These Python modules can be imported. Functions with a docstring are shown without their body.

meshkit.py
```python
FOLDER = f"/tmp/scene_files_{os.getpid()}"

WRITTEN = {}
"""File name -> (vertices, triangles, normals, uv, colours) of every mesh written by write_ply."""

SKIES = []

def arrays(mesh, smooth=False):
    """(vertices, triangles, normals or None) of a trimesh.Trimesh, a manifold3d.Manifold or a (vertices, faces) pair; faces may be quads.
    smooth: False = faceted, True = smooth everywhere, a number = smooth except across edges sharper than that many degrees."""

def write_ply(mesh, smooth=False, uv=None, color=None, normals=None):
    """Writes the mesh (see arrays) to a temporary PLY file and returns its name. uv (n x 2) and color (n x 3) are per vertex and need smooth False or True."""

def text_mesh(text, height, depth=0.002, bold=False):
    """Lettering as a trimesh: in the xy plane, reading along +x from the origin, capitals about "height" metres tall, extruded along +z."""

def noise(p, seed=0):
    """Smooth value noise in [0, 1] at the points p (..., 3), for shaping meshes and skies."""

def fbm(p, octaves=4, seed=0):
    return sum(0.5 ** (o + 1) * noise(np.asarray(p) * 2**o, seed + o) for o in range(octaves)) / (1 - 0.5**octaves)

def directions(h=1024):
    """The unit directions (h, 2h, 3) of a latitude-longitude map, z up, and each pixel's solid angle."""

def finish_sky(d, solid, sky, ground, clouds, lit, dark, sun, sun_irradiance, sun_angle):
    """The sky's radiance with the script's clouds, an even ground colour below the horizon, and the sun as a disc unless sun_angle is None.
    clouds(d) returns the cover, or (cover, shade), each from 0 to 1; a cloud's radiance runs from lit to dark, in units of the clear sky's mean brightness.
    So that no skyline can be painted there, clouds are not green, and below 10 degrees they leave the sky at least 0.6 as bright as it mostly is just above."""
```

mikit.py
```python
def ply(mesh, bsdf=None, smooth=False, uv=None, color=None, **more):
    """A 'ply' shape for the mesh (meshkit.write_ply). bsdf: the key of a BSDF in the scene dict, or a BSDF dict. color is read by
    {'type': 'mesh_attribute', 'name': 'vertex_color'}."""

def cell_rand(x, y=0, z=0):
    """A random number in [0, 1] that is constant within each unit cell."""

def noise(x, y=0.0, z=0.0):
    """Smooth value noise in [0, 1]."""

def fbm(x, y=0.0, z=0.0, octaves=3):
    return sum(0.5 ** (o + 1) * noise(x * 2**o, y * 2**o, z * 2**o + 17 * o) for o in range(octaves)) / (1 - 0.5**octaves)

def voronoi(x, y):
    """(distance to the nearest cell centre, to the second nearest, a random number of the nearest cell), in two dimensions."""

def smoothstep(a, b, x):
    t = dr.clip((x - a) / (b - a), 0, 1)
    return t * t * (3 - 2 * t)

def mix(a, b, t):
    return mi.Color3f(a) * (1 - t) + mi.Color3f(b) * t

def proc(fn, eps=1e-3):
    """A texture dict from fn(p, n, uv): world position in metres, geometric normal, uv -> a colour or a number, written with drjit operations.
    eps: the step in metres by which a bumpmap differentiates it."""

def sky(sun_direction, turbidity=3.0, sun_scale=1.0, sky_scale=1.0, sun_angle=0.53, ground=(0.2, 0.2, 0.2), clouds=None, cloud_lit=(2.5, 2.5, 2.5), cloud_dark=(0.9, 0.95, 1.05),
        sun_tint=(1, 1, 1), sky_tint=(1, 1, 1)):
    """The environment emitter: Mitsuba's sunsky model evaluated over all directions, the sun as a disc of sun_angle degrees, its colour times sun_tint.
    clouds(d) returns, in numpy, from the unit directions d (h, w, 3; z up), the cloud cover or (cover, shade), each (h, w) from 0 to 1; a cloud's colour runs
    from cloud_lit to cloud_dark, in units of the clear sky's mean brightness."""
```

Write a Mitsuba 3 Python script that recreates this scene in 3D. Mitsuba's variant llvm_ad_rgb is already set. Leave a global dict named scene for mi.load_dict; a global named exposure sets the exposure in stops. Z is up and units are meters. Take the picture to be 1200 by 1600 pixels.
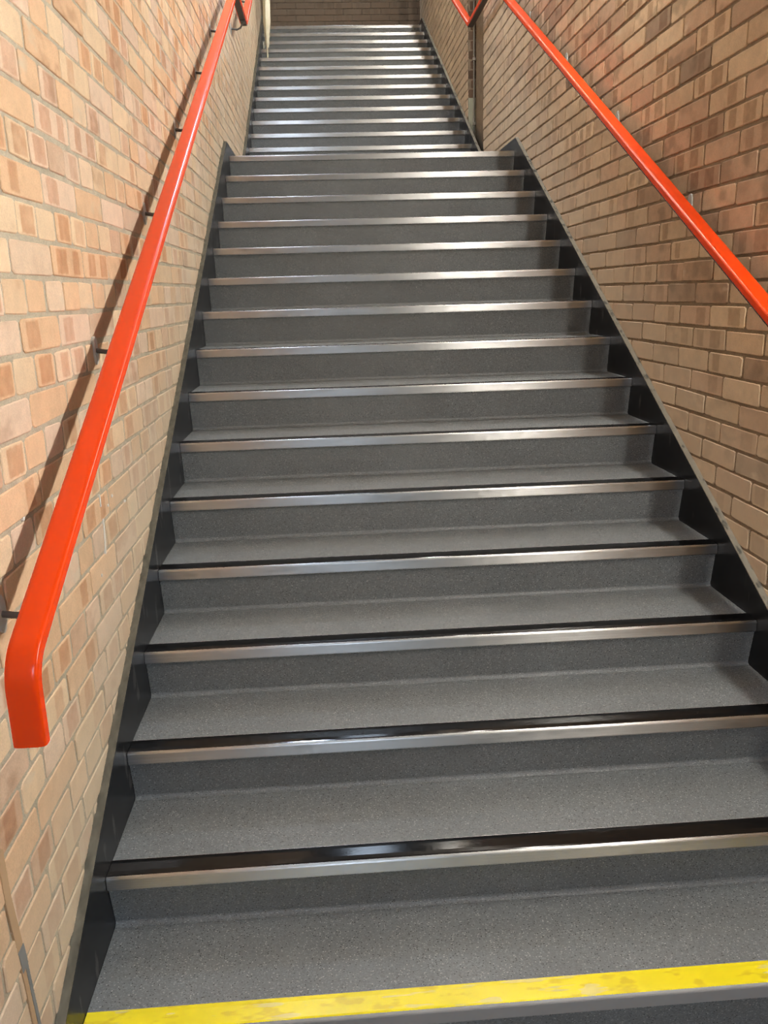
import math, random
import numpy as np
import trimesh
import shapely.geometry as sg
import drjit as dr
import mitsuba as mi
import mikit
from mikit import noise, fbm, voronoi, cell_rand, smoothstep, mix

T = mi.ScalarTransform4f
rng = random.Random(11)

# ------------------------------------------------------------------ camera
FOCAL = 1315.73                      # pixels at 1200 x 1600
CAM = np.array([0.5699, -1.4356, 1.4595])
PITCH, YAW, ROLL = -0.2557, 0.0605, -0.0285
_fw = np.array([math.sin(YAW) * math.cos(PITCH), math.cos(YAW) * math.cos(PITCH), math.sin(PITCH)])
_rt = np.array([math.cos(YAW), -math.sin(YAW), 0.0])
_up = np.cross(_rt, _fw)
_right = _rt * math.cos(ROLL) + _up * math.sin(ROLL)
_upv = -_rt * math.sin(ROLL) + _up * math.cos(ROLL)
scene, labels = {}, {}
scene['camera'] = {
    'type': 'perspective', 'fov_axis': 'x', 'fov': math.degrees(2 * math.atan(600 / FOCAL)),
    'near_clip': 0.02, 'far_clip': 100.0,
    'to_world': T().look_at(origin=CAM.tolist(), target=(CAM + _fw).tolist(), up=_upv.tolist()),
}
exposure = 1.93
LAMP_WARM = (30.0, 28.6, 26.0)       # radiance of the strip lights on the right wall
LAMP_COOL = (9.0, 11.0, 13.5)        # radiance of the cool panels, some of them added

# ------------------------------------------------------------------ the stair in numbers
H, G = 0.1545, 0.28992               # riser and going
W = 1.832                            # width between the two baseboards
SL = H / G
N1 = 16                              # nosings 0..15, the last one is the edge of the landing
Y15, Z15 = 15 * G, 15 * H
YU = 6.0373 - G                      # first nosing of the upper flight
ZU0 = Z15                            # level of the landing
NU = 14
YTOP, ZTOP = YU + 13 * G, Z15 + 14 * H
XL, XR = -0.02, W + 0.02             # faces of the brick walls
YF = -4.2                            # wall behind the camera
YB = 11.0                            # wall at the head of the stair


def nose_line(y):
    """Height of the walking line (nosings and landings) at y."""
    if y < -0.2:
        return -H
    if y < 0:
        return -H + (y + 0.2) / 0.2 * H
    if y < Y15:
        return SL * y
    if y < YU - G:
        return Z15
    if y < YTOP:
        return Z15 + SL * (y - YU + G)
    return ZTOP


# ------------------------------------------------------------------ helpers
def obj(name, mesh, bsdf, parent=None, smooth=False, **more):
    base = name if parent is None else parent + '__' + name
    key, k = base, 0
    while key in scene:
        k += 1
        key = '%s_%03d' % (base, k)
    scene[key] = mikit.ply(mesh, bsdf, smooth=smooth, **more)
    return key


def empty(name, parent=None):
    base = name if parent is None else parent + '__' + name
    key, k = base, 0
    while key in labels or any(s == key or s.startswith(key + '__') for s in scene):
        k += 1
        key = '%s_%03d' % (base, k)
    return key


def tag(key, label=None, cat=None, group=None, kind=None):
    d = labels.setdefault(key, {})
    if label:
        d['label'] = label
    if cat:
        d['category'] = cat
    if group:
        d['group'] = group
    if kind:
        d['kind'] = kind
    return key


def box(x0, x1, y0, y1, z0, z1):
    m = trimesh.creation.box(extents=(x1 - x0, y1 - y0, z1 - z0))
    m.apply_translation(((x0 + x1) / 2, (y0 + y1) / 2, (z0 + z1) / 2))
    return m


def prism_yz(pts, x0, x1):
    """A polygon in (y, z) extruded along x."""
    poly = pts if isinstance(pts, sg.Polygon) else sg.Polygon(pts)
    m = trimesh.creation.extrude_polygon(poly, x1 - x0)
    v = np.array(m.vertices)
    m = trimesh.Trimesh(np.stack([v[:, 2] + x0, v[:, 0], v[:, 1]], 1), m.faces, process=False)
    return m


def strip_x(profile, x0, x1, closed=True):
    """A profile of (y, z) points swept along x, with uv (x in metres, arc length in metres); caps when closed."""
    p = np.array(profile, float)
    n = len(p)
    loop = np.vstack([p, p[:1]]) if closed else p
    arc = np.concatenate([[0], np.cumsum(np.linalg.norm(np.diff(loop, axis=0), axis=1))])
    V, F, U = [], [], []
    for i in range(len(loop) - 1):
        a, b = loop[i], loop[i + 1]
        k = len(V)
        V += [[x0, *a], [x1, *a], [x1, *b], [x0, *b]]
        U += [[x0, arc[i]], [x1, arc[i]], [x1, arc[i + 1]], [x0, arc[i + 1]]]
        F += [[k, k + 1, k + 2], [k, k + 2, k + 3]]
    if closed:
        tri = trimesh.creation.triangulate_polygon(sg.Polygon(p), engine='earcut')
        for x, flip in ((x0, False), (x1, True)):
            k = len(V)
            V += [[x, q[0], q[1]] for q in tri[0]]
            U += [[q[0], q[1]] for q in tri[0]]
            F += [[k + t[2], k + t[1], k + t[0]] if not flip else [k + t[0], k + t[1], k + t[2]] for t in tri[1]]
    m = trimesh.Trimesh(np.array(V, float), np.array(F), process=False)
    return m, np.array(U, float)


def sweep_yz(path, section, x):
    """A closed section of (across x, along the normal) points swept along a path of (y, z) points in the plane x."""
    P = np.array(path, float)
    tan = np.gradient(P, axis=0)
    tan /= np.linalg.norm(tan, axis=1, keepdims=True)
    nor = np.stack([-tan[:, 1], tan[:, 0]], 1)
    S = np.array(section, float)
    n = len(S)
    V = []
    for p, t in zip(P, nor):
        for sx, sn in S:
            V.append([x + sx, p[0] + t[0] * sn, p[1] + t[1] * sn])
    F = []
    for i in range(len(P) - 1):
        for j in range(n):
            a, b = i * n + j, i * n + (j + 1) % n
            F += [[a, b, b + n], [a, b + n, a + n]]
    for base, flip in ((0, False), ((len(P) - 1) * n, True)):
        k = len(V)
        V.append(np.mean(V[base:base + n], axis=0).tolist())
        for j in range(n):
            a, b = base + j, base + (j + 1) % n
            F.append([k, a, b] if flip else [k, b, a])
    m = trimesh.Trimesh(np.array(V), np.array(F), process=False)
    m.fix_normals()
    return m


def tube(points, r, sides=10):
    """A round bar through 3-D points."""
    P = np.array(points, float)
    tan = np.gradient(P, axis=0)
    tan /= np.linalg.norm(tan, axis=1, keepdims=True)
    V, F = [], []
    up = np.array([0.0, 0, 1]) if abs(tan[0][2]) < 0.9 else np.array([1.0, 0, 0])
    for p, t in zip(P, tan):
        a = np.cross(t, up)
        a /= np.linalg.norm(a)
        b = np.cross(t, a)
        for j in range(sides):
            w = 2 * math.pi * j / sides
            V.append(p + r * (a * math.cos(w) + b * math.sin(w)))
    for i in range(len(P) - 1):
        for j in range(sides):
            c, d = i * sides + j, i * sides + (j + 1) % sides
            F += [[c, d, d + sides], [c, d + sides, c + sides]]
    for base in (0, (len(P) - 1) * sides):
        k = len(V)
        V.append(np.mean(V[base:base + sides], axis=0))
        for j in range(sides):
            F.append([k, base + j, base + (j + 1) % sides])
    m = trimesh.Trimesh(np.array(V), np.array(F), process=False)
    m.fix_normals()
    return m


def project(P):
    d = np.atleast_2d(P) - CAM
    z = d @ _fw
    return np.stack([600 + FOCAL * (d @ _right) / z, 800 - FOCAL * (d @ _upv) / z, z], 1)


# ------------------------------------------------------------------ materials
def brick_colour(blend_tone, palette, dark, spread):
    pa, pb, pc, pd = palette

    def fn(p, n, uv):
        iu, iv = dr.floor(uv.x), dr.floor(uv.y)
        u, v = uv.x - iu, uv.y - iv
        r = [cell_rand(iu, iv, k) for k in range(9)]
        header = iv > 4999
        c = mix(mix(pa, pb, smoothstep(0.42, 0.62, r[0])), mix(pc, pd, smoothstep(0.3, 0.8, r[2])), smoothstep(0.60, 0.72, r[1]))
        c = c * (1 - spread + 2 * spread * r[3])
        wob = 0.03 * (noise(p.y * 90, p.z * 90, p.x * 90) - 0.5)
        uu, vv = u + wob, v + 2.0 * wob

        def patch(a, b, s):
            soft = 0.022 * s
            e = smoothstep(a - soft, a + soft, uu) * (1 - smoothstep(b - soft, b + soft, uu))
            return e * smoothstep(0.03, 0.14, vv) * (1 - smoothstep(0.88, 0.97, vv))

        s = dr.select(header, 2.0, 1.0)
        one = patch(0.10 + 0.10 * r[4], 0.36 + 0.12 * r[5], s)
        two = patch(0.58 + 0.10 * r[5], 0.84 + 0.10 * r[4], s)
        hd = patch(0.16 + 0.16 * r[4], 0.72 + 0.22 * r[5], s)
        kiss = dr.select(header, hd * dr.select(r[6] < 0.42, 1.0, 0.0), one * dr.select(r[6] < 0.34, 1.0, 0.0) + two * dr.select((r[6] > 0.18) & (r[6] < 0.46), 1.0, 0.0))
        kiss = kiss * (0.45 + 0.55 * r[7]) * (0.75 + 0.5 * noise(p.y * 60, p.z * 60, p.x * 60))
        c = mix(c, c * mi.Color3f(*dark), dr.clip(kiss, 0, 1))
        smoke = smoothstep(0.45, 0.75, fbm(p.y * 14 + r[8] * 30, p.z * 22, p.x * 14)) * smoothstep(0.55, 0.85, r[8])
        c = mix(c, c * mi.Color3f(dark[0] * 0.95, dark[1] * 1.05, dark[2] * 1.1), smoke * 0.8)
        c = c * (0.90 + 0.2 * fbm(p.y * 40, p.z * 40, p.x * 40))
        c = c * (0.93 + 0.14 * noise(p.y * 420, p.z * 420, p.x * 420))
        lime = smoothstep(0.64, 0.78, fbm(p.y * 9 + 4, p.z * 16, p.x * 9, octaves=4)) * smoothstep(0.5, 0.9, r[6])
        c = mix(c, mi.Color3f(*blend_tone) * 1.05, 0.7 * lime)
        # blended to one tone low on the wall and from the landing up
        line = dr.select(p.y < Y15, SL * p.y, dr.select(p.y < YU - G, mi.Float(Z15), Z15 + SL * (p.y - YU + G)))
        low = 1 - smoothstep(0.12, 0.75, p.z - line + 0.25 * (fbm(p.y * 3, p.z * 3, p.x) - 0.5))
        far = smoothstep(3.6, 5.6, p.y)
        return mix(c, mi.Color3f(*blend_tone), dr.maximum(0.68 * low, 0.58 * far))

    return fn


def mortar_colour(base):
    def fn(p, n, uv):
        c = mi.Color3f(*base) * (0.75 + 0.5 * fbm(p.y * 30 + p.x * 7, p.z * 30, p.x * 30))
        return c * (0.85 + 0.3 * noise(p.y * 500, p.z * 500, p.x * 500))
    return fn


def grain(p, n, uv):
    return 0.0012 * fbm(p.y * 160, p.z * 160, p.x * 160, octaves=3) + 0.0010 * fbm(p.y * 45, p.z * 45, p.x * 45)


def bumped(d, fn=grain, scale=1.0):
    return {'type': 'bumpmap', 'arbitrary': mikit.proc(fn, 1e-3), 'scale': scale, 'bsdf': d}


def diffuse(fn):
    return {'type': 'diffuse', 'reflectance': mikit.proc(fn) if callable(fn) else {'type': 'rgb', 'value': list(fn)}}


def principled(col, rough, **k):
    return {'type': 'twosided', 'bsdf': {'type': 'principled', 'base_color': mikit.proc(col) if callable(col) else {'type': 'rgb', 'value': list(col)}, 'roughness': rough, **k}}


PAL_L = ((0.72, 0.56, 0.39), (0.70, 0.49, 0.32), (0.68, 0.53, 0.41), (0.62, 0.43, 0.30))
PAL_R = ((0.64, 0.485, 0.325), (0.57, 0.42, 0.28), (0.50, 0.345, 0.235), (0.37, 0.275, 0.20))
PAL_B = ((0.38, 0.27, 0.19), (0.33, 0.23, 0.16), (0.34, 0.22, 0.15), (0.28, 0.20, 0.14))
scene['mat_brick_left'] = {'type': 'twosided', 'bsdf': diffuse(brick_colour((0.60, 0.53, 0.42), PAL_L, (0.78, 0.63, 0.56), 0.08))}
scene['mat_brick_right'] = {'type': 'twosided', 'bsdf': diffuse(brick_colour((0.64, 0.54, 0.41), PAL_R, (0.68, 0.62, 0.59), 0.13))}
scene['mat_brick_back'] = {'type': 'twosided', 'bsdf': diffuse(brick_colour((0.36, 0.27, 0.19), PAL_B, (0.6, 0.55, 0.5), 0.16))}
scene['mat_brick_dark'] = {'type': 'twosided', 'bsdf': diffuse(brick_colour((0.17, 0.115, 0.08), ((0.17, 0.11, 0.075), (0.13, 0.09, 0.06), (0.15, 0.09, 0.06), (0.10, 0.07, 0.055)), (0.7, 0.6, 0.55), 0.2))}  # darker brick colours for the side of the recess
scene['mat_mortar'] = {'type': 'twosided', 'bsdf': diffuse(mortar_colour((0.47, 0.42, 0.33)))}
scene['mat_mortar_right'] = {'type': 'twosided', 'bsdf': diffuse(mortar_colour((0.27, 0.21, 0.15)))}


def vinyl_colour(p, n, uv):
    """Grey safety flooring with pale and dark flecks."""
    a, b = p.x, p.y + p.z * 1.31
    c = mi.Color3f(0.172, 0.187, 0.194) * (0.86 + 0.28 * fbm(a * 5, b * 5, p.z * 2))
    d1, d2, w = voronoi(a * 150, b * 190)
    fleck = 1 - smoothstep(0.16, 0.34, d1)
    c = mix(c, mi.Color3f(0.42, 0.43, 0.42), fleck * dr.select(w > 0.84, 0.6, 0.0))
    c = mix(c, mi.Color3f(0.045, 0.048, 0.05), fleck * dr.select(w < 0.13, 0.8, 0.0))
    e1, e2, x = voronoi(a * 330 + 5, b * 390 + 9)
    c = c * dr.select(x > 0.85, 1.2, dr.select(x < 0.2, 0.85, 1.0))
    return c


scene['mat_vinyl'] = principled(vinyl_colour, 0.48, specular=0.45)
scene['mat_core'] = {'type': 'twosided', 'bsdf': diffuse((0.2, 0.2, 0.2))}


def black_colour(p, n, uv):
    return mi.Color3f(0.005, 0.005, 0.0055) * (0.7 + 0.6 * fbm(p.x * 8, p.y * 20, p.z * 20))


def black_rough(p, n, uv):
    return 0.06 + 0.10 * fbm(p.x * 6, p.y * 30, p.z * 30)


scene['mat_insert_black'] = {'type': 'twosided', 'bsdf': {'type': 'principled', 'base_color': mikit.proc(black_colour), 'roughness': mikit.proc(black_rough), 'specular': 0.36}}


def yellow_colour(p, n, uv):
    worn = smoothstep(0.55, 0.75, fbm(p.x * 26, p.y * 60, p.z * 10))
    c = mi.Color3f(0.92, 0.78, 0.012) * (0.9 + 0.2 * fbm(p.x * 9, p.y * 12, 0))
    c = mix(c, mi.Color3f(0.62, 0.42, 0.03), worn * 0.4)
    scuff = smoothstep(0.66, 0.74, fbm(p.x * 14 + 3, p.y * 70, 3))
    return mix(c, mi.Color3f(0.80, 0.72, 0.35), scuff * 0.6)


scene['mat_insert_yellow'] = principled(yellow_colour, 0.3, specular=0.5)


def alu_tint(p, n, uv):
    s = fbm(p.x * 2.2, p.z * 900, p.y * 9)
    sm = smoothstep(0.6, 0.8, fbm(p.x * 11, p.z * 40, p.y * 5))
    return mi.Color3f(0.80, 0.80, 0.79) * (0.80 + 0.3 * s) * (1 - 0.18 * sm)


scene['mat_aluminium'] = {'type': 'twosided', 'bsdf': {'type': 'roughconductor', 'distribution': 'ggx', 'alpha_u': 0.065, 'alpha_v': 0.36,
                                                     'eta': {'type': 'rgb', 'value': [1.66, 1.1, 0.72]}, 'k': {'type': 'rgb', 'value': [9.2, 7.5, 5.9]},
                                                     'specular_reflectance': mikit.proc(alu_tint)}}
scene['mat_lip_grey'] = principled((0.30, 0.305, 0.31), 0.45)


def board_colour(p, n, uv):
    c = mi.Color3f(0.009, 0.010, 0.012) * (0.8 + 0.5 * fbm(p.y * 6, p.z * 6, 1))
    scuff = smoothstep(0.70, 0.80, fbm(p.y * 25, p.z * 9, p.x)) * 0.5
    return mix(c, mi.Color3f(0.06, 0.06, 0.06), scuff)


scene['mat_board'] = principled(board_colour, 0.26, specular=0.2)


def cap_colour(p, n, uv):
    c = mix(mi.Color3f(0.27, 0.255, 0.21), mi.Color3f(0.10, 0.10, 0.09), smoothstep(0.52, 0.72, fbm(p.y * 30, p.z * 30, p.x * 50)))
    return c


scene['mat_cap'] = {'type': 'twosided', 'bsdf': diffuse(cap_colour)}
scene['mat_cap_left'] = {'type': 'twosided', 'bsdf': diffuse(lambda p, n, uv: mi.Color3f(0.15, 0.145, 0.12) * (0.5 + fbm(p.y * 40, p.z * 40, p.x * 60)))}
scene['mat_rail'] = principled((0.80, 0.055, 0.002), 0.24, specular=0.35, clearcoat=0.1, clearcoat_gloss=0.9)
scene['mat_rail_core'] = principled((0.055, 0.035, 0.025), 0.5)
scene['mat_bracket'] = principled((0.10, 0.09, 0.08), 0.45)
scene['mat_plate'] = principled((0.50, 0.50, 0.46), 0.35)
scene['mat_cream'] = principled((0.68, 0.66, 0.50), 0.35)
scene['mat_steel'] = principled((0.55, 0.55, 0.5), 0.3, metallic=0.8)
scene['mat_white'] = principled((0.7, 0.7, 0.68), 0.5)
scene['mat_ceiling'] = {'type': 'twosided', 'bsdf': diffuse((0.22, 0.21, 0.19))}
scene['mat_grey_paint'] = {'type': 'twosided', 'bsdf': diffuse((0.24, 0.25, 0.25))}
scene['mat_mastic'] = {'type': 'twosided', 'bsdf': diffuse((0.50, 0.35, 0.22))}
scene['mat_patch'] = {'type': 'twosided', 'bsdf': diffuse((0.42, 0.42, 0.32))}
scene['mat_conduit'] = principled((0.20, 0.19, 0.16), 0.4)

# ------------------------------------------------------------------ walls of single bricks
COURSE, LEN, JOINT = 0.0745, 0.2475, 0.0095
_ids = [0]


def brick_mesh(a0, a1, z0, z1, place, proud, header):
    """One brick: a chamfered, slightly uneven octagonal face with its sides; place maps (along, out, up) to the world."""
    _ids[0] += 1
    j = lambda s: rng.uniform(-s, s)
    a0, a1, z0, z1 = a0 + j(0.0022), a1 + j(0.0022), z0 + j(0.0012), z1 + j(0.0012)
    c = 0.004 + rng.random() * 0.005
    ring = [(a0 + c, z0), (a1 - c, z0), (a1, z0 + c * .7), (a1, z1 - c * .7), (a1 - c, z1), (a0 + c, z1), (a0, z1 - c * .7), (a0, z0 + c * .7)]
    ring = [(a + j(0.0020), z + j(0.0017)) for a, z in ring]
    ca, cz = (a0 + a1) / 2, (z0 + z1) / 2
    tilt_a, tilt_z, d = j(0.006), j(0.012), proud + rng.uniform(-0.0012, 0.0016)
    out = lambda a, z: d + tilt_a * (a - ca) + tilt_z * (z - cz)
    face = [(a + (0.0022 if a < ca else -0.0022), z + (0.0022 if z < cz else -0.0022)) for a, z in ring]
    V = [(a, out(a, z), z) for a, z in face] + [(a, out(a, z) - 0.0018, z) for a, z in ring] + [(a, -0.012, z) for a, z in ring]
    F = [(0, i, i + 1) for i in range(1, 7)]
    for b in (0, 8):
        for i in range(8):
            k = (i + 1) % 8
            F += [(b + i, b + 8 + i, b + 8 + k), (b + i, b + 8 + k, b + k)]
    iu, iv = _ids[0] % 4000, (6000 if header else 20) + _ids[0] // 4000
    U = [(iu + min(.999, max(.001, (a - a0) / (a1 - a0))), iv + min(.999, max(.001, (z - z0) / (z1 - z0)))) for a, _, z in V]
    P = np.array([place(*v) for v in V])
    F = np.array(F)
    nrm = np.cross(P[F[0, 1]] - P[F[0, 0]], P[F[0, 2]] - P[F[0, 0]])
    if nrm @ (np.array(place(0, 1, 0)) - np.array(place(0, 0, 0))) < 0:
        F = F[:, ::-1]
    return P, F, np.array(U)


def lay(parent, bricks, mat, limit=300):
    """bricks: (P, F, U). The ones that show largest become parts of their own, the rest one part."""
    sized = []
    for b in bricks:
        q = project(b[0][:8])
        on = (q[:, 2] > 0.1).all() and -20 < q[:, 0].mean() < 1220 and -20 < q[:, 1].mean() < 1620
        x, y = q[:, 0], q[:, 1]
        area = abs(np.sum(x * np.roll(y, -1) - y * np.roll(x, -1))) / 2 if on else 0
        sized.append(area)
    order = np.argsort(sized)[::-1]
    rest = []
    for n, i in enumerate(order):
        P, F, U = bricks[i]
        if n < limit and sized[i] > 30:
            scene[parent + '__brick' + ('' if n == 0 else '_%03d' % n)] = mikit.ply((P, F), mat, uv=U)
        else:
            rest.append(bricks[i])
    if rest:
        V, F, U, k = [], [], [], 0
        for P, f, u in rest:
            V.append(P), F.append(f + k), U.append(u)
            k += len(P)
        key = parent + '__small_bricks'
        scene[key] = mikit.ply((np.vstack(V), np.vstack(F)), mat, uv=np.vstack(U))
        tag(key, kind='stuff')


def courses(place, a_lo, a_hi, z_lo, z_hi, z_bed, phase, english, proud, inside, gaps=()):
    """All bricks of a wall face: inside(a, z) says which part of the plane is walled."""
    out = []
    r0, r1 = math.floor((z_lo - z_bed) / COURSE), math.ceil((z_hi - z_bed) / COURSE)
    for r in range(r0, r1):
        header = english and r % 2 == 0
        step = LEN / 2 if header else LEN
        off = phase + (LEN / 4 if english and not header else (LEN / 2 if (not english and r % 2) else 0)) + rng.uniform(-.006, .006)
        k0, k1 = math.floor((a_lo - off) / step), math.ceil((a_hi - off) / step)
        z0 = z_bed + r * COURSE + JOINT / 2
        z1 = z0 + COURSE - JOINT
        for k in range(k0, k1):
            a0, a1 = max(off + k * step + JOINT / 2, a_lo), min(off + (k + 1) * step - JOINT / 2, a_hi)
            hd = header
            if a1 - a0 < 0.03:
                continue
            if not (inside((a0 + a1) / 2, (z0 + z1) / 2) or inside(a0, z1) or inside(a1, z1)):
                continue
            out.append(brick_mesh(a0, a1, z0, z1, place, proud, hd or a1 - a0 < 0.15))
    return out


def ceil_line(y):
    if y < -0.3:
        return 2.42
    if y < YTOP + 0.1:
        pts = [(-0.3, 2.42), (0.4, 2.65), (Y15 - 0.2, 2.65 + SL * (Y15 - 0.6)), (YU - 0.4, 2.75 + Z15), (YTOP, ZTOP + 2.7)]
        return float(np.interp(y, [p[0] for p in pts], [p[1] for p in pts]))
    return ZTOP + 2.7


CEIL = [(YF - .1, 2.42), (-0.3, 2.42), (0.4, 2.65), (Y15 - 0.2, 2.65 + SL * (Y15 - 0.6)), (YU - 0.4, 2.75 + Z15), (YTOP, ZTOP + 2.7), (YB + .1, ZTOP + 2.7)]
YE_L, YE_R = 9.42, 9.79              # where the side walls end at the head of the stair
CH0, CH1, CHD = 5.58, 6.31, 0.070    # a recess in the right wall


def wall_profile(y0, y1):
    ys = sorted({y0, y1, *[p[0] for p in CEIL if y0 < p[0] < y1]})
    low = [(y, nose_line(y) - 0.45) for y in sorted({y0, y1, *[v for v in (0.0, Y15, YU - G, YTOP) if y0 < v < y1]})]
    return low + [(y, ceil_line(y) + .02) for y in reversed(ys)]


inside = lambda a, z: nose_line(a) - 0.06 < z < ceil_line(a) + 0.02
# left wall: English bond, headers and stretchers by turns
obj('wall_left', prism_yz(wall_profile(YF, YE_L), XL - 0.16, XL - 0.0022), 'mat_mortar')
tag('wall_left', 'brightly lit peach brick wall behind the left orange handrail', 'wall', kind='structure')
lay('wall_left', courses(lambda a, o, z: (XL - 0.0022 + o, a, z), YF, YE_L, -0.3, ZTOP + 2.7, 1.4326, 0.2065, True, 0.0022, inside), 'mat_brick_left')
# right wall: stretcher bond, with the recess beside the landing
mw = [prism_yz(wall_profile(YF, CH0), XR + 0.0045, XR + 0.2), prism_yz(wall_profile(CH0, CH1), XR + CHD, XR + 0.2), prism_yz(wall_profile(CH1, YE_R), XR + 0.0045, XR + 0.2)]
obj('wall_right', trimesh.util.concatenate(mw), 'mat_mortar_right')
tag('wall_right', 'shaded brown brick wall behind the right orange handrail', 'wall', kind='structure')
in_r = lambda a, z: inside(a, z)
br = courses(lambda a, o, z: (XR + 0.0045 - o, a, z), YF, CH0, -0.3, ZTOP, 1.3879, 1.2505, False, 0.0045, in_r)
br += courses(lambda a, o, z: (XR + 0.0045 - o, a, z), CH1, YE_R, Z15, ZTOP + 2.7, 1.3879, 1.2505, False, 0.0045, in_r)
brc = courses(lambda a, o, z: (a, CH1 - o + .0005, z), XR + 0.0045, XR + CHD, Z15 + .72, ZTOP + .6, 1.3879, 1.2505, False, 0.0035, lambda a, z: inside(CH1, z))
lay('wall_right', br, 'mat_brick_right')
rt = obj('recess_side', box(XR + 0.0045, XR + CHD, CH1 - 0.0012, CH1 + 0.004, Z15, ZTOP + 0.6), 'mat_mortar_right', 'wall_right')
tag(rt, 'dark narrow side of the recess')
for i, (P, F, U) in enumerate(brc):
    scene[rt + '__brick' + ('' if i == 0 else '_%03d' % i)] = mikit.ply((P, F), 'mat_brick_dark', uv=U)
patch = box(XR + 0.004, XR + 0.064, CH1 - 0.012, CH1 - 0.001, 2.66, 3.03)
obj('mortar_patch', patch, 'mat_patch', 'wall_right')
# wall across the head of the stair
obj('wall_back', box(-2.2, 4.0, YB, YB + 0.2, ZTOP - 0.3, ZTOP + 2.75), 'mat_mortar_right')
tag('wall_back', 'dim brown brick wall across the head of the stair', 'wall', kind='structure')
lay('wall_back', courses(lambda a, o, z: (a, YB - o, z), -2.2, 4.0, ZTOP, ZTOP + 2.7, ZTOP + .01, 0.1, False, 0.0045, lambda a, z: True), 'mat_brick_back', 120)
obj('wall_front', box(XL - 0.16, XR + 0.2, YF - 0.2, YF, -H - .2, 2.5), 'mat_ceiling')
tag('wall_front', 'plain pale wall at the foot of the stair, facing the steps', 'wall', kind='structure')
for nm, x0, x1 in (('wall_end_left', -2.4, -2.2), ('wall_end_right', 4.0, 4.2)):
    obj(nm, box(x0, x1, YE_L - .2, YB + .2, ZTOP - .3, ZTOP + 2.75), 'mat_brick_back')
    tag(nm, 'plain wall closing the upper corridor on the %s' % nm[9:], 'wall', kind='structure')
for nm, x0, x1, y in (('wall_return_left', -2.2, XL - .005, YE_L), ('wall_return_right', XR + .005, 4.0, YE_R)):
    obj(nm, box(x0, x1, y - .2, y - .001, ZTOP - .3, ZTOP + 2.75), 'mat_brick_back')
    tag(nm, 'corridor side of the stair wall on the %s' % nm[12:], 'wall', kind='structure')
obj('ceiling', prism_yz(CEIL + [(y, z + 0.15) for y, z in reversed(CEIL)], -2.4, 4.2), 'mat_ceiling')
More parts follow.
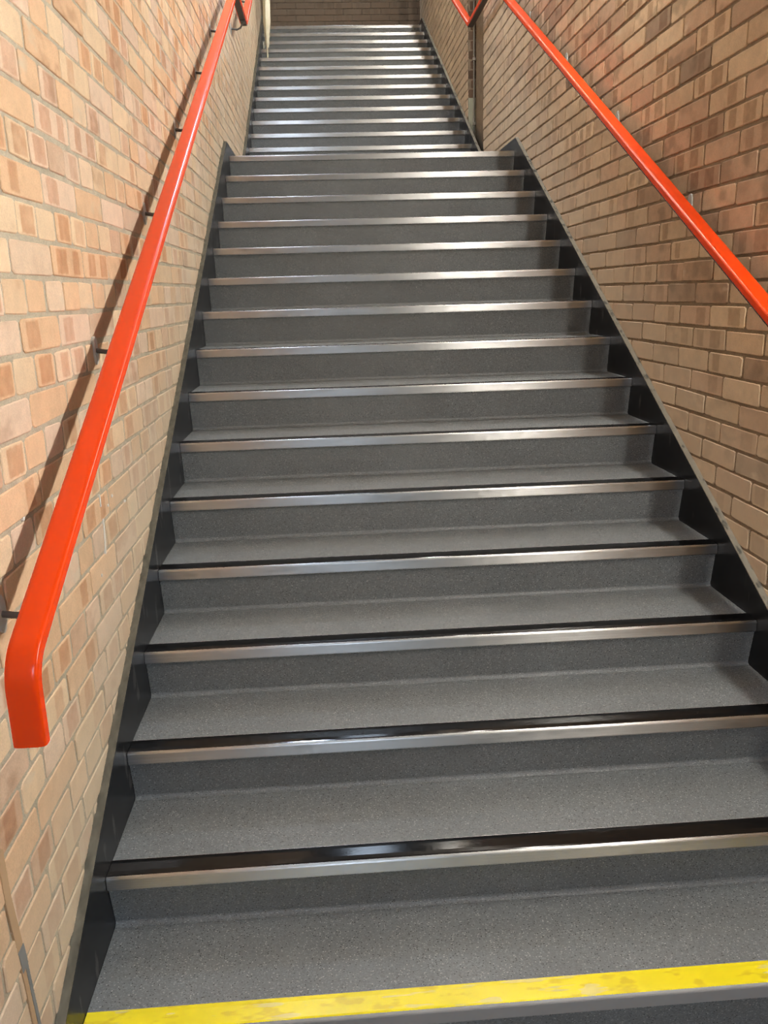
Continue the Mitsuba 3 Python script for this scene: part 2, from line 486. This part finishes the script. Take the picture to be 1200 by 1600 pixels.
tag('ceiling', 'pale sloping ceiling over the stair', 'ceiling', kind='structure')

# vertical mastic joint, grey paint smears and drips on the left wall near the foot
fx = XL + 0.0006


def strip_on_left(name, pts, wdt, mat, label, more=0.0):
    p = np.array(pts)
    left, right = p - [wdt / 2, 0], p + [wdt / 2, 0]
    poly = sg.Polygon(np.vstack([left, right[::-1]])).buffer(0.0015)
    k = obj(name, prism_yz(poly, XL - 0.004, fx + .0012 + more), mat, 'wall_left')
    tag(k, label)


strip_on_left('mastic_strip', [(-0.164, 0.56), (-0.161, 0.465), (-0.148, 0.364), (-0.135, 0.226), (-0.124, 0.10)], 0.021, 'mat_mastic', 'faded brown mastic strip down the brickwork')
strip_on_left('grey_smear', [(-0.146, 0.352), (-0.1435, 0.338), (-0.141, 0.318), (-0.1395, 0.306)], 0.023, 'mat_grey_paint', 'grey paint smear on the mastic strip', 0.0008)
strip_on_left('grey_smear', [(-0.134, 0.312), (-0.128, 0.24), (-0.121, 0.17), (-0.114, 0.09)], 0.008, 'mat_grey_paint', 'thin grey paint run below the smear', 0.0008)
strip_on_left('paint_drip', [(0.672, 0.984), (0.672, 0.955)], 0.005, 'mat_white', 'short white paint drip')
strip_on_left('paint_drip', [(0.680, 0.918), (0.678, 0.888), (0.674, 0.86), (0.668, 0.832)], 0.006, 'mat_white', 'white paint drip running down the bricks')
for yy, zz in ((0.74, 0.938), (0.79, 0.952), (0.92, 0.905), (0.61, 0.79), (0.53, 1.09), (0.15, 1.06)):
    strip_on_left('paint_spot', [(yy, zz), (yy + .001, zz + .004)], 0.006, 'mat_white', 'small white paint spot')

# ------------------------------------------------------------------ floors
obj('floor', box(XL - .02, XR + .02, YF, 0.03, -H - 0.12, -H), 'mat_vinyl')
tag('floor', 'speckled grey floor at the foot of the stair', 'floor', kind='structure')
obj('floor_001', box(0, W, Y15 + 0.30, YU + 0.03, Z15 - 0.15, Z15), 'mat_vinyl')
tag('floor_001', 'landing floor between the two flights of stairs', 'floor', kind='structure')
obj('floor_002', trimesh.util.concatenate([box(0, W, YTOP + 0.30, YE_L + .1, ZTOP - 0.15, ZTOP), box(-2.2, 4.0, YE_L + .1, YB, ZTOP - 0.15, ZTOP)]), 'mat_vinyl')
tag('floor_002', 'corridor floor at the head of the stair', 'floor', kind='structure')


# ------------------------------------------------------------------ the flights: step > tread, riser, nosing, insert strip
LIP, INS = 0.033, 0.058
nos_profile = [(0.000, 0.000), (-0.002, -0.0015), (-0.0032, -0.004), (-0.0032, -LIP + 0.003), (-0.0018, -LIP), (0.003, -LIP), (0.003, -0.006), (0.0645, -0.006), (0.0645, 0.0002), (0.0635, 0.0008),
               (0.0625, 0.0008), (0.0625, -0.002), (0.0035, -0.002), (0.0035, 0.0014)]


def flight(name, n, y0, z0, last_depth, first_special):
    f = empty(name)
    for i in range(n):
        y, z = y0 + i * G, z0 + i * H
        depth = last_depth if i == n - 1 else G
        step = '%s__step' % f + ('' if i == 0 else '_%03d' % i)
        # tread and the concrete core under it, with a coved back edge
        back = y + depth + (0.03 if i < n - 1 else 0.0)
        tread = [(y + 0.004, z - 0.006), (y + 0.0635, z - 0.006), (y + 0.0635, z), (back - 0.018, z), (back, z), (back, z - H + 0.0005), (y + 0.034, z - H + 0.0005), (y + 0.016, z - 0.02)]
        scene[step], = (mikit.ply(strip_x(tread, 0.0006, W - 0.0006)[0], 'mat_vinyl'),)
        # riser sheet, raked back to its foot and swept into a small cove
        foot = z - H
        cove = [(y + 0.0292 - 0.012 * (1 - math.cos(t)) * 0 - 0.012 * (1 - math.sin(t)) , foot + 0.012 * (1 - math.cos(t)) + .0004) for t in np.linspace(0, math.pi / 2, 5)]
        outer = [(y + 0.0035, z - 0.008), (y + 0.0075, z - LIP - 0.004)] + list(reversed(cove))
        inner = [(y + 0.034, foot + 0.0002), (y + 0.0315, foot + 0.014), (y + 0.011, z - LIP - 0.004), (y + 0.008, z - 0.008)]
        m, uv = strip_x(outer + inner, 0.001, W - 0.001)
        scene[step + '__riser'] = mikit.ply(m, 'mat_vinyl', smooth=False)
        special = first_special and i == 0
        m, uv = strip_x([(y + a, z + b) for a, b in nos_profile], 0.0012, W - 0.0012)
        scene[step + '__nosing'] = mikit.ply(m, 'mat_lip_grey' if special else 'mat_aluminium', uv=uv)
        ins = [(y + 0.0035, z - 0.002), (y + 0.0625, z - 0.002), (y + 0.0625, z + 0.0010), (y + 0.050, z + 0.0020), (y + 0.020, z + 0.0024), (y + 0.008, z + 0.0020), (y + 0.0035, z + 0.0012)]
        m, uv = strip_x(ins, 0.0014, W - 0.0014)
        scene[step + '__insert_strip'] = mikit.ply(m, 'mat_insert_yellow' if special else 'mat_insert_black', smooth=30)
        if special:
            tag(step + '__insert_strip', 'bright yellow warning strip along the edge')
            tag(step + '__nosing', 'grey nosing below the yellow strip')
        elif i == 1 or (not first_special and i == 0):
            tag(step + '__nosing', 'bare ribbed aluminium nosing')
            tag(step + '__insert_strip', 'glossy black strip behind the nosing')
    return f


f1 = flight('stair_flight', N1, 0.0, 0.0, 0.30, True)
tag(f1, 'lower flight of grey speckled steps with a yellow strip on its bottom edge', 'stairs')
f2 = flight('stair_flight', NU, YU, Z15 + H, 0.30, False)
tag(f2, 'upper flight of dark steps with shiny silver edges beyond the landing', 'stairs')


# ------------------------------------------------------------------ baseboards
def board_line(up_low, up_high, land):
    """Top edge of the raking board: low flight, level over the landing, high flight."""
    k1 = Y15 + (land - up_low) / SL
    k2 = YU - G + (land - up_high) / SL
    return [(-0.30, -0.30 * SL + up_low), (k1, Z15 + land), (k2, Z15 + land), (YTOP - 0.05, ZTOP + up_high - (0.05 + G) * SL + G * SL), (YTOP + 0.12, ZTOP + up_high - 0.02)]


def baseboard(name, x0, x1, top, label, yend):
    top = [(YF, -H + 0.1), (-0.55, -H + 0.1)] + top + [(yend, top[-1][1])]
    low = [(y, nose_line(y) - 0.34) for y in (yend, YTOP, YU - G, Y15, 0.0, -0.55, YF)]
    key = obj(name, prism_yz([(y, z - 0.004) for y, z in top] + low, x0, x1), 'mat_board')
    tag(key, label, 'baseboard', kind='structure')
    capm = prism_yz(top + [(y, z - 0.006) for y, z in reversed(top)], x0 + .0003, x1 - 0.0003)
    c = obj('top_edge', capm, 'mat_cap_left' if 'left' in name else 'mat_cap', key)
    tag(c, 'dusty grey top edge')


baseboard('baseboard_left', XL - 0.001, 0.0, board_line(0.118, 0.10, 0.075), 'glossy black raking baseboard along the left brick wall', YE_L)
baseboard('baseboard_right', W, XR + 0.001, board_line(0.088, 0.085, 0.078), 'glossy black raking baseboard along the right brick wall', YE_R)

# ------------------------------------------------------------------ handrails
rail_section = []
for t in np.linspace(0, 2 * math.pi, 28, endpoint=False):
    c, s = math.cos(t), math.sin(t)
    e = 0.5
    px = 0.0265 * math.copysign(abs(c) ** e, c)
    pn = (0.016 if s > 0 else 0.012) * math.copysign(abs(s) ** (0.36 if s > 0 else e), s)
    rail_section.append((px, pn))


def bend(a, b, c, r, n=8):
    """Points of a rounded corner at b between a and c."""
    a, b, c = map(np.array, (a, b, c))
    u, v = (a - b) / np.linalg.norm(a - b), (c - b) / np.linalg.norm(c - b)
    ang = math.acos(np.clip(u @ v, -1, 1))
    d = r / math.tan(ang / 2)
    p, q = b + u * d, b + v * d
    ctr = b + (u + v) / np.linalg.norm(u + v) * (r / math.sin(ang / 2))
    out = []
    for t in np.linspace(0, 1, n):
        w = p * (1 - t) + q * t - ctr
        out.append(ctr + w / np.linalg.norm(w) * r)
    return out


def rail_path(pts, radii):
    out = [np.array(pts[0])]
    for i in range(1, len(pts) - 1):
        out += bend(pts[i - 1], pts[i], pts[i + 1], radii[i - 1])
    out.append(np.array(pts[-1]))
    fine = []
    for a, b in zip(out[:-1], out[1:]):
        m = max(1, int(np.linalg.norm(b - a) / 0.25))
        fine += [a + (b - a) * t for t in np.linspace(0, 1, m, endpoint=False)]
    fine.append(out[-1])
    return np.array(fine)


def handrail(x, wall_x, pts, radii, plates, label):
    key = empty('handrail')
    path = rail_path(pts, radii)
    scene[key + '__grip'] = mikit.ply(sweep_yz(path, rail_section, x), 'mat_rail', smooth=40)
    core = [(-0.019, -0.0105), (0.019, -0.0105), (0.019, -0.0175), (-0.019, -0.0175)]
    n0 = 2
    scene[key + '__core_bar'] = mikit.ply(sweep_yz(path[n0:-1], core, x), 'mat_rail_core', smooth=30)
    tag(key + '__grip', 'bright orange red plastic grip')
    tag(key + '__core_bar', 'dark brown flat bar under the grip')
    sgn = 1 if x > wall_x else -1
    for k, (y, z) in enumerate(plates):
        b = key + '__bracket' + ('' if k == 0 else '_%03d' % k)
        i = int(np.argmin(abs(path[:, 0] - y) + 100 * (path[:, 1] < z - .1)))
        zr = float(np.interp(y, path[3:, 0], path[3:, 1])) - 0.018
        pl = sg.Point(0, 0).buffer(0.5, 12)
        pl = [(y + 0.036 * q[0], z + 0.070 * q[1]) for q in pl.exterior.coords[:-1]]
        xa, xb = sorted((wall_x - 0.002 * sgn, wall_x + 0.006 * sgn))
        scene[b + '__plate'] = mikit.ply(prism_yz(pl, xa, xb), 'mat_plate')
        tag(b + '__plate', 'pale oval wall plate')
        xo = abs(x - wall_x)
        arm = [(wall_x + sgn * 0.002, y, z), (wall_x + sgn * 0.5 * xo, y, z - 0.006), (wall_x + sgn * 0.78 * xo, y, z + 0.004), (wall_x + sgn * 0.96 * xo, y, zr - 0.014), (x, y, zr - 0.003)]
        am = trimesh.util.concatenate([tube(arm, 0.0062), box(x - 0.016, x + 0.016, y - 0.028, y + 0.028, zr - 0.004, zr + 0.000)])
        # the saddle follows the rake of the rail
        scene[b + '__arm'] = mikit.ply(tube(arm, 0.0062), 'mat_bracket', smooth=40)
        sad = sweep_yz([(y + d, float(np.interp(y + d, path[3:, 0], path[3:, 1])) - 0.0205) for d in (-.03, -.01, .01, .03)], [(-0.015, -0.0025), (0.015, -0.0025), (0.015, 0.0025), (-0.015, 0.0025)], x)
        scene[b + '__saddle'] = mikit.ply(sad, 'mat_bracket')
    tag(key, label, 'handrail')
    return key


XRL, XRR = 0.07, W - 0.07
lrail = lambda y: 2.9917 + 0.501 * (y - 3.980)
rrail = lambda y: 1.382 + 0.5197 * (y - 0.829)
ZL_LAND, ZR_LAND = 3.365, 3.405
UPS = 0.515
ylb, yrb = 3.980 + (ZL_LAND - 2.9917) / 0.501, 0.829 + (ZR_LAND - 1.382) / 0.5197
YLA, YRA = 5.40, 5.63
lp = [(-0.185, 0.775), (-0.185, lrail(-0.185) + .004), (ylb, ZL_LAND), (YLA, ZL_LAND), (9.2, ZL_LAND + UPS * (9.2 - YLA))]
rp = [(-0.185, 0.775), (-0.185, rrail(-0.185)), (yrb, ZR_LAND), (YRA, ZR_LAND), (9.5, ZR_LAND + UPS * (9.5 - YRA))]
DZ = 0.052
pl_l = [(y, lrail(y) - DZ) for y in (-0.02, 0.778, 1.571, 2.36, 3.15, 3.95)] + [(5.3, ZL_LAND - DZ - .01)] + [(y, ZL_LAND + UPS * (y - YLA) - DZ) for y in (6.3, 7.4, 8.5)]
pl_r = [(y, rrail(y) - DZ) for y in (-0.03, 0.78, 1.587, 2.393, 3.225, 4.041)] + [(4.6, ZR_LAND - DZ - .01)] + [(y, ZR_LAND + UPS * (y - YRA) - DZ) for y in (6.8, 7.8, 8.8)]
handrail(XRL, XL, lp, (0.07, 0.05, 0.012), pl_l, 'orange red handrail on the left wall, its lower end turned down')
handrail(XRR, XR, rp, (0.07, 0.05, 0.012), pl_r, 'orange red handrail on the right wall, running out of the picture at the right')

# ------------------------------------------------------------------ cream post standing on the upper flight
pk = empty('barrier_post')
PX, PY, PZ = 0.075, 8.43, Z15 + 10 * H


def loft(levels, x, y, rot):
    V, F = [], []
    for z, hw, hd, c in levels:
        ring = [(-hw + c, -hd), (hw - c, -hd), (hw, -hd + c), (hw, hd - c), (hw - c, hd), (-hw + c, hd), (-hw, hd - c), (-hw, -hd + c)]
        for a, b in ring:
            V.append([x + 0.035 * (z - PZ) + a * math.cos(rot) - b * math.sin(rot), y + a * math.sin(rot) + b * math.cos(rot), z])
    n = 8
    for i in range(len(levels) - 1):
        for j in range(n):
            a, b = i * n + j, i * n + (j + 1) % n
            F += [[a, b, b + n], [a, b + n, a + n]]
    for base in (0, (len(levels) - 1) * n):
        for j in range(1, n - 1):
            F.append([base, base + j, base + j + 1])
    m = trimesh.Trimesh(np.array(V), np.array(F), process=False)
    m.fix_normals()
    return m


scene[pk + '__shaft'] = mikit.ply(loft([(PZ + .115, .011, .011, .003), (PZ + .13, .014, .014, .003), (PZ + .27, .024, .024, .004), (PZ + .37, .031, .031, .005), (PZ + .39, .030, .030, .005), (PZ + .93, .031, .031, .005)], PX, PY, math.radians(28)), 'mat_cream', smooth=25)
scene[pk + '__foot_rod'] = mikit.ply(tube([(PX, PY, PZ), (PX, PY, PZ + .06), (PX, PY, PZ + .125)], 0.009), 'mat_cream', smooth=40)
scene[pk + '__catch'] = mikit.ply(trimesh.util.concatenate([tube([(PX - .035, PY - .005, PZ + .10), (PX - .035, PY - .005, PZ + .165)], 0.008), tube([(PX - .036, PY - .004, PZ + .132), (PX, PY, PZ + .135)], 0.006)]), 'mat_steel', smooth=40)
tag(pk, 'cream painted post tapering to a thin rod, standing at the left of the upper flight', 'post')

# conduit in the recess
ck = empty('conduit')
cx, cy = XR + CHD - 0.018, CH1 - 0.016
scene[ck + '__pipe'] = mikit.ply(tube([(cx, cy, Z15 + .35), (cx, cy, Z15 + 1.2), (cx, cy, ZTOP + 1.5)], 0.008), 'mat_conduit', smooth=40)
for k in range(4):
    scene[ck + '__clip' + ('' if k == 0 else '_%03d' % k)] = mikit.ply(box(cx - 0.013, cx + 0.013, cy - 0.012, CH1 - .001, Z15 + .5 + .5 * k, Z15 + .52 + .5 * k), 'mat_steel')
tag(ck, 'thin grey conduit running up the recess in the right wall', 'conduit')


# ------------------------------------------------------------------ lamps and added light panels
def batten(y, above, length=1.2, power=1.0, where=''):
    k = empty('strip_light')
    s = (nose_line(y + .3) - nose_line(y - .3)) / .6
    z = nose_line(y) + above
    c = Ttilt = math.atan(s)
    body = box(-0.03, 0.03, -length / 2, length / 2, -0.045, 0.045)
    dif = []
    for t in np.linspace(0, math.pi, 9):
        dif.append((-0.031 - 0.035 * math.sin(t), 0.038 * math.cos(t)))
    poly = sg.Polygon(dif)
    dm = trimesh.creation.extrude_polygon(poly, length - 0.06)
    v = np.array(dm.vertices)
    dm = trimesh.Trimesh(np.stack([v[:, 0], v[:, 2] - (length - 0.06) / 2, v[:, 1]], 1), dm.faces, process=False)
    dm.fix_normals()
    R = trimesh.transformations.rotation_matrix(c, [1, 0, 0])
    for m in (body, dm):
        m.apply_transform(R)
        m.apply_translation((XR - 0.052, y, z))
    scene[k + '__housing'] = mikit.ply(body, 'mat_white')
    scene[k + '__diffuser'] = mikit.ply(dm, 'mat_white', emitter={'type': 'area', 'radiance': {'type': 'rgb', 'value': [v * power for v in LAMP_WARM]}})
    tag(k, 'white strip light high on the right wall ' + where, 'lamp', 'strip lights on the right wall')


def panel(x, y, z, power=1.0, wx=0.3, wy=0.6):
    k = empty('light_panel')
    scene[k + '__frame'] = mikit.ply(box(x - wx - .03, x + wx + .03, y - wy - .03, y + wy + .03, z - 0.03, z + 0.05), 'mat_white')
    scene[k + '__diffuser'] = mikit.ply(box(x - wx, x + wx, y - wy, y + wy, z - 0.045, z - 0.031), 'mat_white', emitter={'type': 'area', 'radiance': {'type': 'rgb', 'value': [v * power for v in LAMP_COOL]}})
    return k


for y, a, pw, where in ((-0.1, 2.05, 1.1, 'above the lowest steps'), (2.15, 2.0, 0.95, 'halfway up the lower flight'), (4.5, 2.1, 1.0, 'above the landing'), (7.0, 2.0, 1.5, 'above the upper flight')):
    batten(y, a, power=pw, where=where)
k = panel(0.6, -3.0, 2.37, 0.4)  # added panel behind the camera, stands in for cool daylight
tag(k, 'added cool white light panel at the foot of the stair, standing in for daylight', 'lamp')
k = panel(0.9, 10.25, ZTOP + 2.65, 0.2)  # added out of view to brighten the back wall
tag(k, 'added cool light panel in the corridor, brightening the wall at the head of the stair', 'lamp')
k = panel(0.25, 4.2, ceil_line(4.2) - .12, 3.0, .12, .12)
tag(k, 'small cool ceiling light over the landing', 'lamp')
